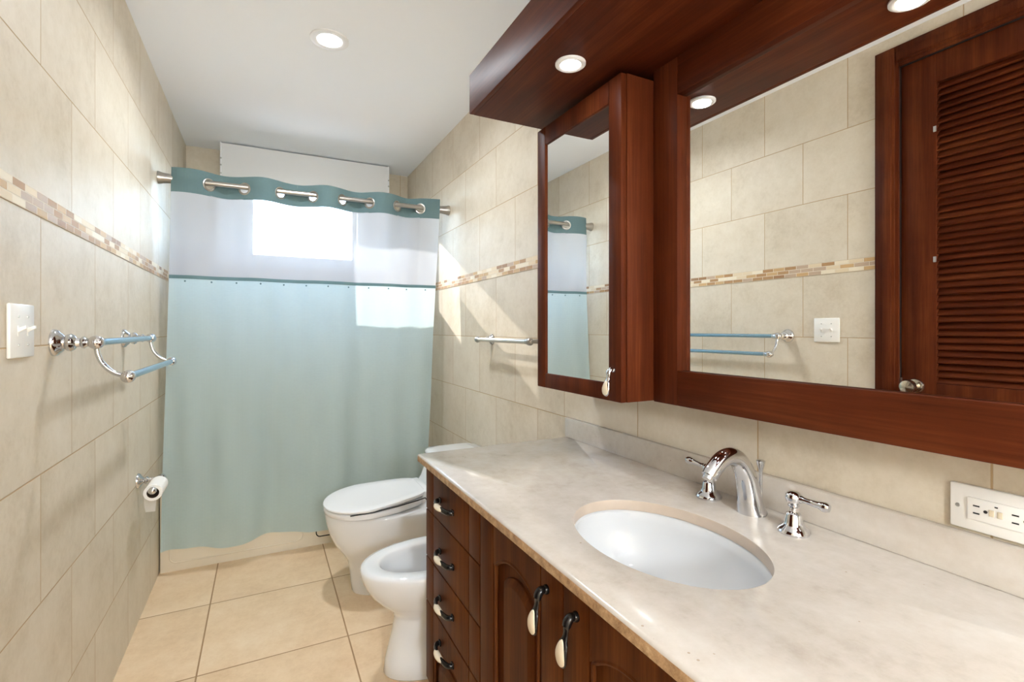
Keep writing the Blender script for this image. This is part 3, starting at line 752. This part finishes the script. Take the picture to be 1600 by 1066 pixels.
# the core rests on the arm: roll axis a little below the arm
zo = -.011; ro, ri = .0315, .0205
loft(b, [[(r*math.cos(2*PI*k/n), y, zo+r*math.sin(2*PI*k/n)) for k in range(n)] for r, y in ((ri, y0), (ro-.001, y0), (ro, y0+.001), (ro, y1-.001), (ro-.001, y1), (ri, y1))], (False, False))
obj('paper', b, 'paper', tr)
b = NB(); loft(b, [[(r*math.cos(2*PI*k/n), y, zo+r*math.sin(2*PI*k/n)) for k in range(n)] for r, y in ((ri, y0), (ri, y1), (ri-.001, y1), (ri-.001, y0), (ri, y0))], (False, False)); obj('core', b, 'card', tr)
b = NB(); rows = []
for j in range(8):
    z = zo-.012-j*.0086; x = -ro*.9+.0005*j-.002*math.sin(j*.5)
    wq = 1-max(0, j-4)*.22
    rows.append([b.verts.new((x+.0045*q*min(1, j/3)+.001*math.sin(q*1.3), y0+.002+(q/6)*(y1-y0-.004)*wq*.55, z-.0015*q*(j > 3))) for q in range(7)])
for r0, r1 in zip(rows, rows[1:]):
    for q in range(6): b.faces.new((r0[q], r0[q+1], r1[q+1], r1[q]))
bmesh.ops.solidify(b, geom=b.faces[:], thickness=.0004); obj('loose_sheet', b, 'paper', tr)

# ------------------------------------------------------------ toilet and bidet
def dring(xf, xb, hw, z, n=56, p=2.3, xm=.42, bw=.75, slope=0):
    """elongated bowl outline: nose at xf (towards -X), back at xb; widest at xm along; bw = back half width ratio"""
    pts = []; xw = xf+(xb-xf)*xm
    for k in range(n):
        a = 2*PI*k/n; c, s = math.cos(a), math.sin(a)
        if c < 0: x = xw+(xw-xf)*(-(abs(c)**(2/2.05))); y = hw*math.copysign(abs(s)**(2/2.05), s)
        else:
            q = abs(c)**(2/p); x = xw+(xb-xw)*q; y = hw*math.copysign(abs(s)**(2/(p*1.8)), s)*(1-(1-bw)*q**1.2)
        pts.append((x, y, z+slope*(x-xf)))
    return pts
TYC = 2.385
to = thing('toilet', 'white one-piece elongated toilet with closed lid beside the shower curtain', 'toilet', (1.15, TYC, 0))
X0 = 1.15
def R(xf, xb, hw, z, **k): return dring(xf-X0, xb-X0, hw, z, **k)
b = NB()
loft(b, [R(.838, 1.49, .112, .0, p=3, bw=1), R(.834, 1.49, .116, .008, p=3, bw=1), R(.828, 1.49, .116, .05, p=3, bw=1), R(.822, 1.49, .116, .12, p=3, bw=1), R(.812, 1.49, .120, .155, p=3, bw=1), R(.790, 1.49, .135, .19, p=3, bw=1),
         R(.757, 1.49, .155, .235, p=3, bw=1), R(.735, 1.49, .172, .285, p=3, bw=1), R(.722, 1.49, .183, .335, p=3, bw=1), R(.717, 1.49, .186, .372, p=3, bw=1), R(.722, 1.49, .182, .381, p=3, bw=1), R(.74, 1.48, .165, .384, p=3, bw=1)])
obj('bowl', b, 'porcelain', to, ang=60)
b = NB()                                        # tank, sweeping up from the bowl
def tk(xf, hw, z, xb=1.506, r=.06): return rrect(xf-X0, xb-X0, -hw, hw, r, z)
loft(b, [tk(1.10, .15, .375), tk(1.168, .165, .42), tk(1.200, .180, .46), tk(1.222, .19, .505), tk(1.232, .196, .535), tk(1.238, .198, .558)])
obj('tank', b, 'porcelain', to, ang=60)
b = NB(); loft(b, [tk(1.236, .200, .559), tk(1.230, .205, .564), tk(1.230, .205, .578), tk(1.240, .198, .587), tk(1.27, .17, .591)]); obj('tank_lid', b, 'porcelain', to, ang=60)
b = NB(); box(b, (1.33-X0, -.02, .591), (1.37-X0, .02, .596), .003); obj('flush_button', b, 'chrome', to)
sl = .055
b = NB(); loft(b, [R(.722, 1.17, .182, .385, slope=.02), R(.712, 1.175, .191, .389, slope=.02), R(.710, 1.175, .192, .400, slope=.035), R(.714, 1.172, .190, .407, slope=.04), R(.73, 1.165, .180, .409, slope=.04)]); obj('seat', b, 'seat_plastic', to, ang=60)
LK = dict(p=5.0, bw=.70)
b = NB(); loft(b, [R(.726, 1.150, .183, .411, slope=.055, **LK), R(.712, 1.156, .194, .413, slope=.062, **LK), R(.708, 1.158, .197, .4185, slope=.066, **LK), R(.710, 1.157, .196, .4225, slope=.070, **LK), R(.722, 1.150, .187, .4255, slope=.073, **LK), R(.80, 1.12, .14, .427, slope=.078, **LK)]); obj('lid', b, 'seat_plastic', to, ang=30)
b = NB(); box(b, (1.135-X0, -.120, .384), (1.185-X0, .120, .455), .012); obj('hinge_cover', b, 'seat_plastic', to)
b = NB()                                        # black tube standing in for the shadow gap under the lid
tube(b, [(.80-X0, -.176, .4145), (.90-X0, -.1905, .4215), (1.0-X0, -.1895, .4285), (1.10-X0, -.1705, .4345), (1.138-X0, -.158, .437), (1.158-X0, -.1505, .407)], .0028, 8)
obj('lid_gap_shade', b, 'slot', to)

BYC = 1.762
bd = thing('bidet', 'white pedestal bidet between the toilet and the vanity cabinet', 'bidet', (1.1, BYC, 0))
X0 = 1.1
b = NB()
loft(b, [R(.850, 1.40, .108, 0, p=3, bw=1), R(.846, 1.40, .112, .006, p=3, bw=1), R(.852, 1.40, .107, .05, p=3, bw=1), R(.872, 1.40, .098, .13, p=3, bw=1), R(.885, 1.40, .096, .195, p=3, bw=1), R(.872, 1.40, .106, .222, p=3, bw=1), R(.835, 1.42, .130, .252, p=3, bw=1),
         R(.800, 1.43, .152, .29, p=3, bw=1), R(.778, 1.44, .168, .33, p=3, bw=1), R(.767, 1.44, .175, .362, p=3, bw=1), R(.766, 1.44, .1755, .376, p=3, bw=1), R(.770, 1.437, .172, .386, p=3, bw=1), R(.785, 1.43, .160, .3895, p=3, bw=1),
         R(.826, 1.22, .112, .388, p=2.2, bw=.9), R(.836, 1.215, .104, .382, p=2.2, bw=.9), R(.842, 1.212, .100, .360, p=2.2, bw=.9), R(.848, 1.21, .096, .31, p=2.2, bw=.9), R(.865, 1.195, .085, .275, p=2.2, bw=.9), R(.92, 1.15, .05, .250, p=2.2, bw=.9)])
obj('bidet_body', b, 'porcelain', bd, ang=60)
b = NB(); lathe(b, [(.024, 0), (.024, .006), (.016, .010), (.014, .045), (.017, .05), (.012, .062), (0, .064)], (1.32-X0, 0, .389), (0, 0, 1), 20); cyl(b, (1.32-X0, 0, .425), (1.24-X0, 0, .44), .009, 14); obj('bidet_tap', b, 'chrome', bd)
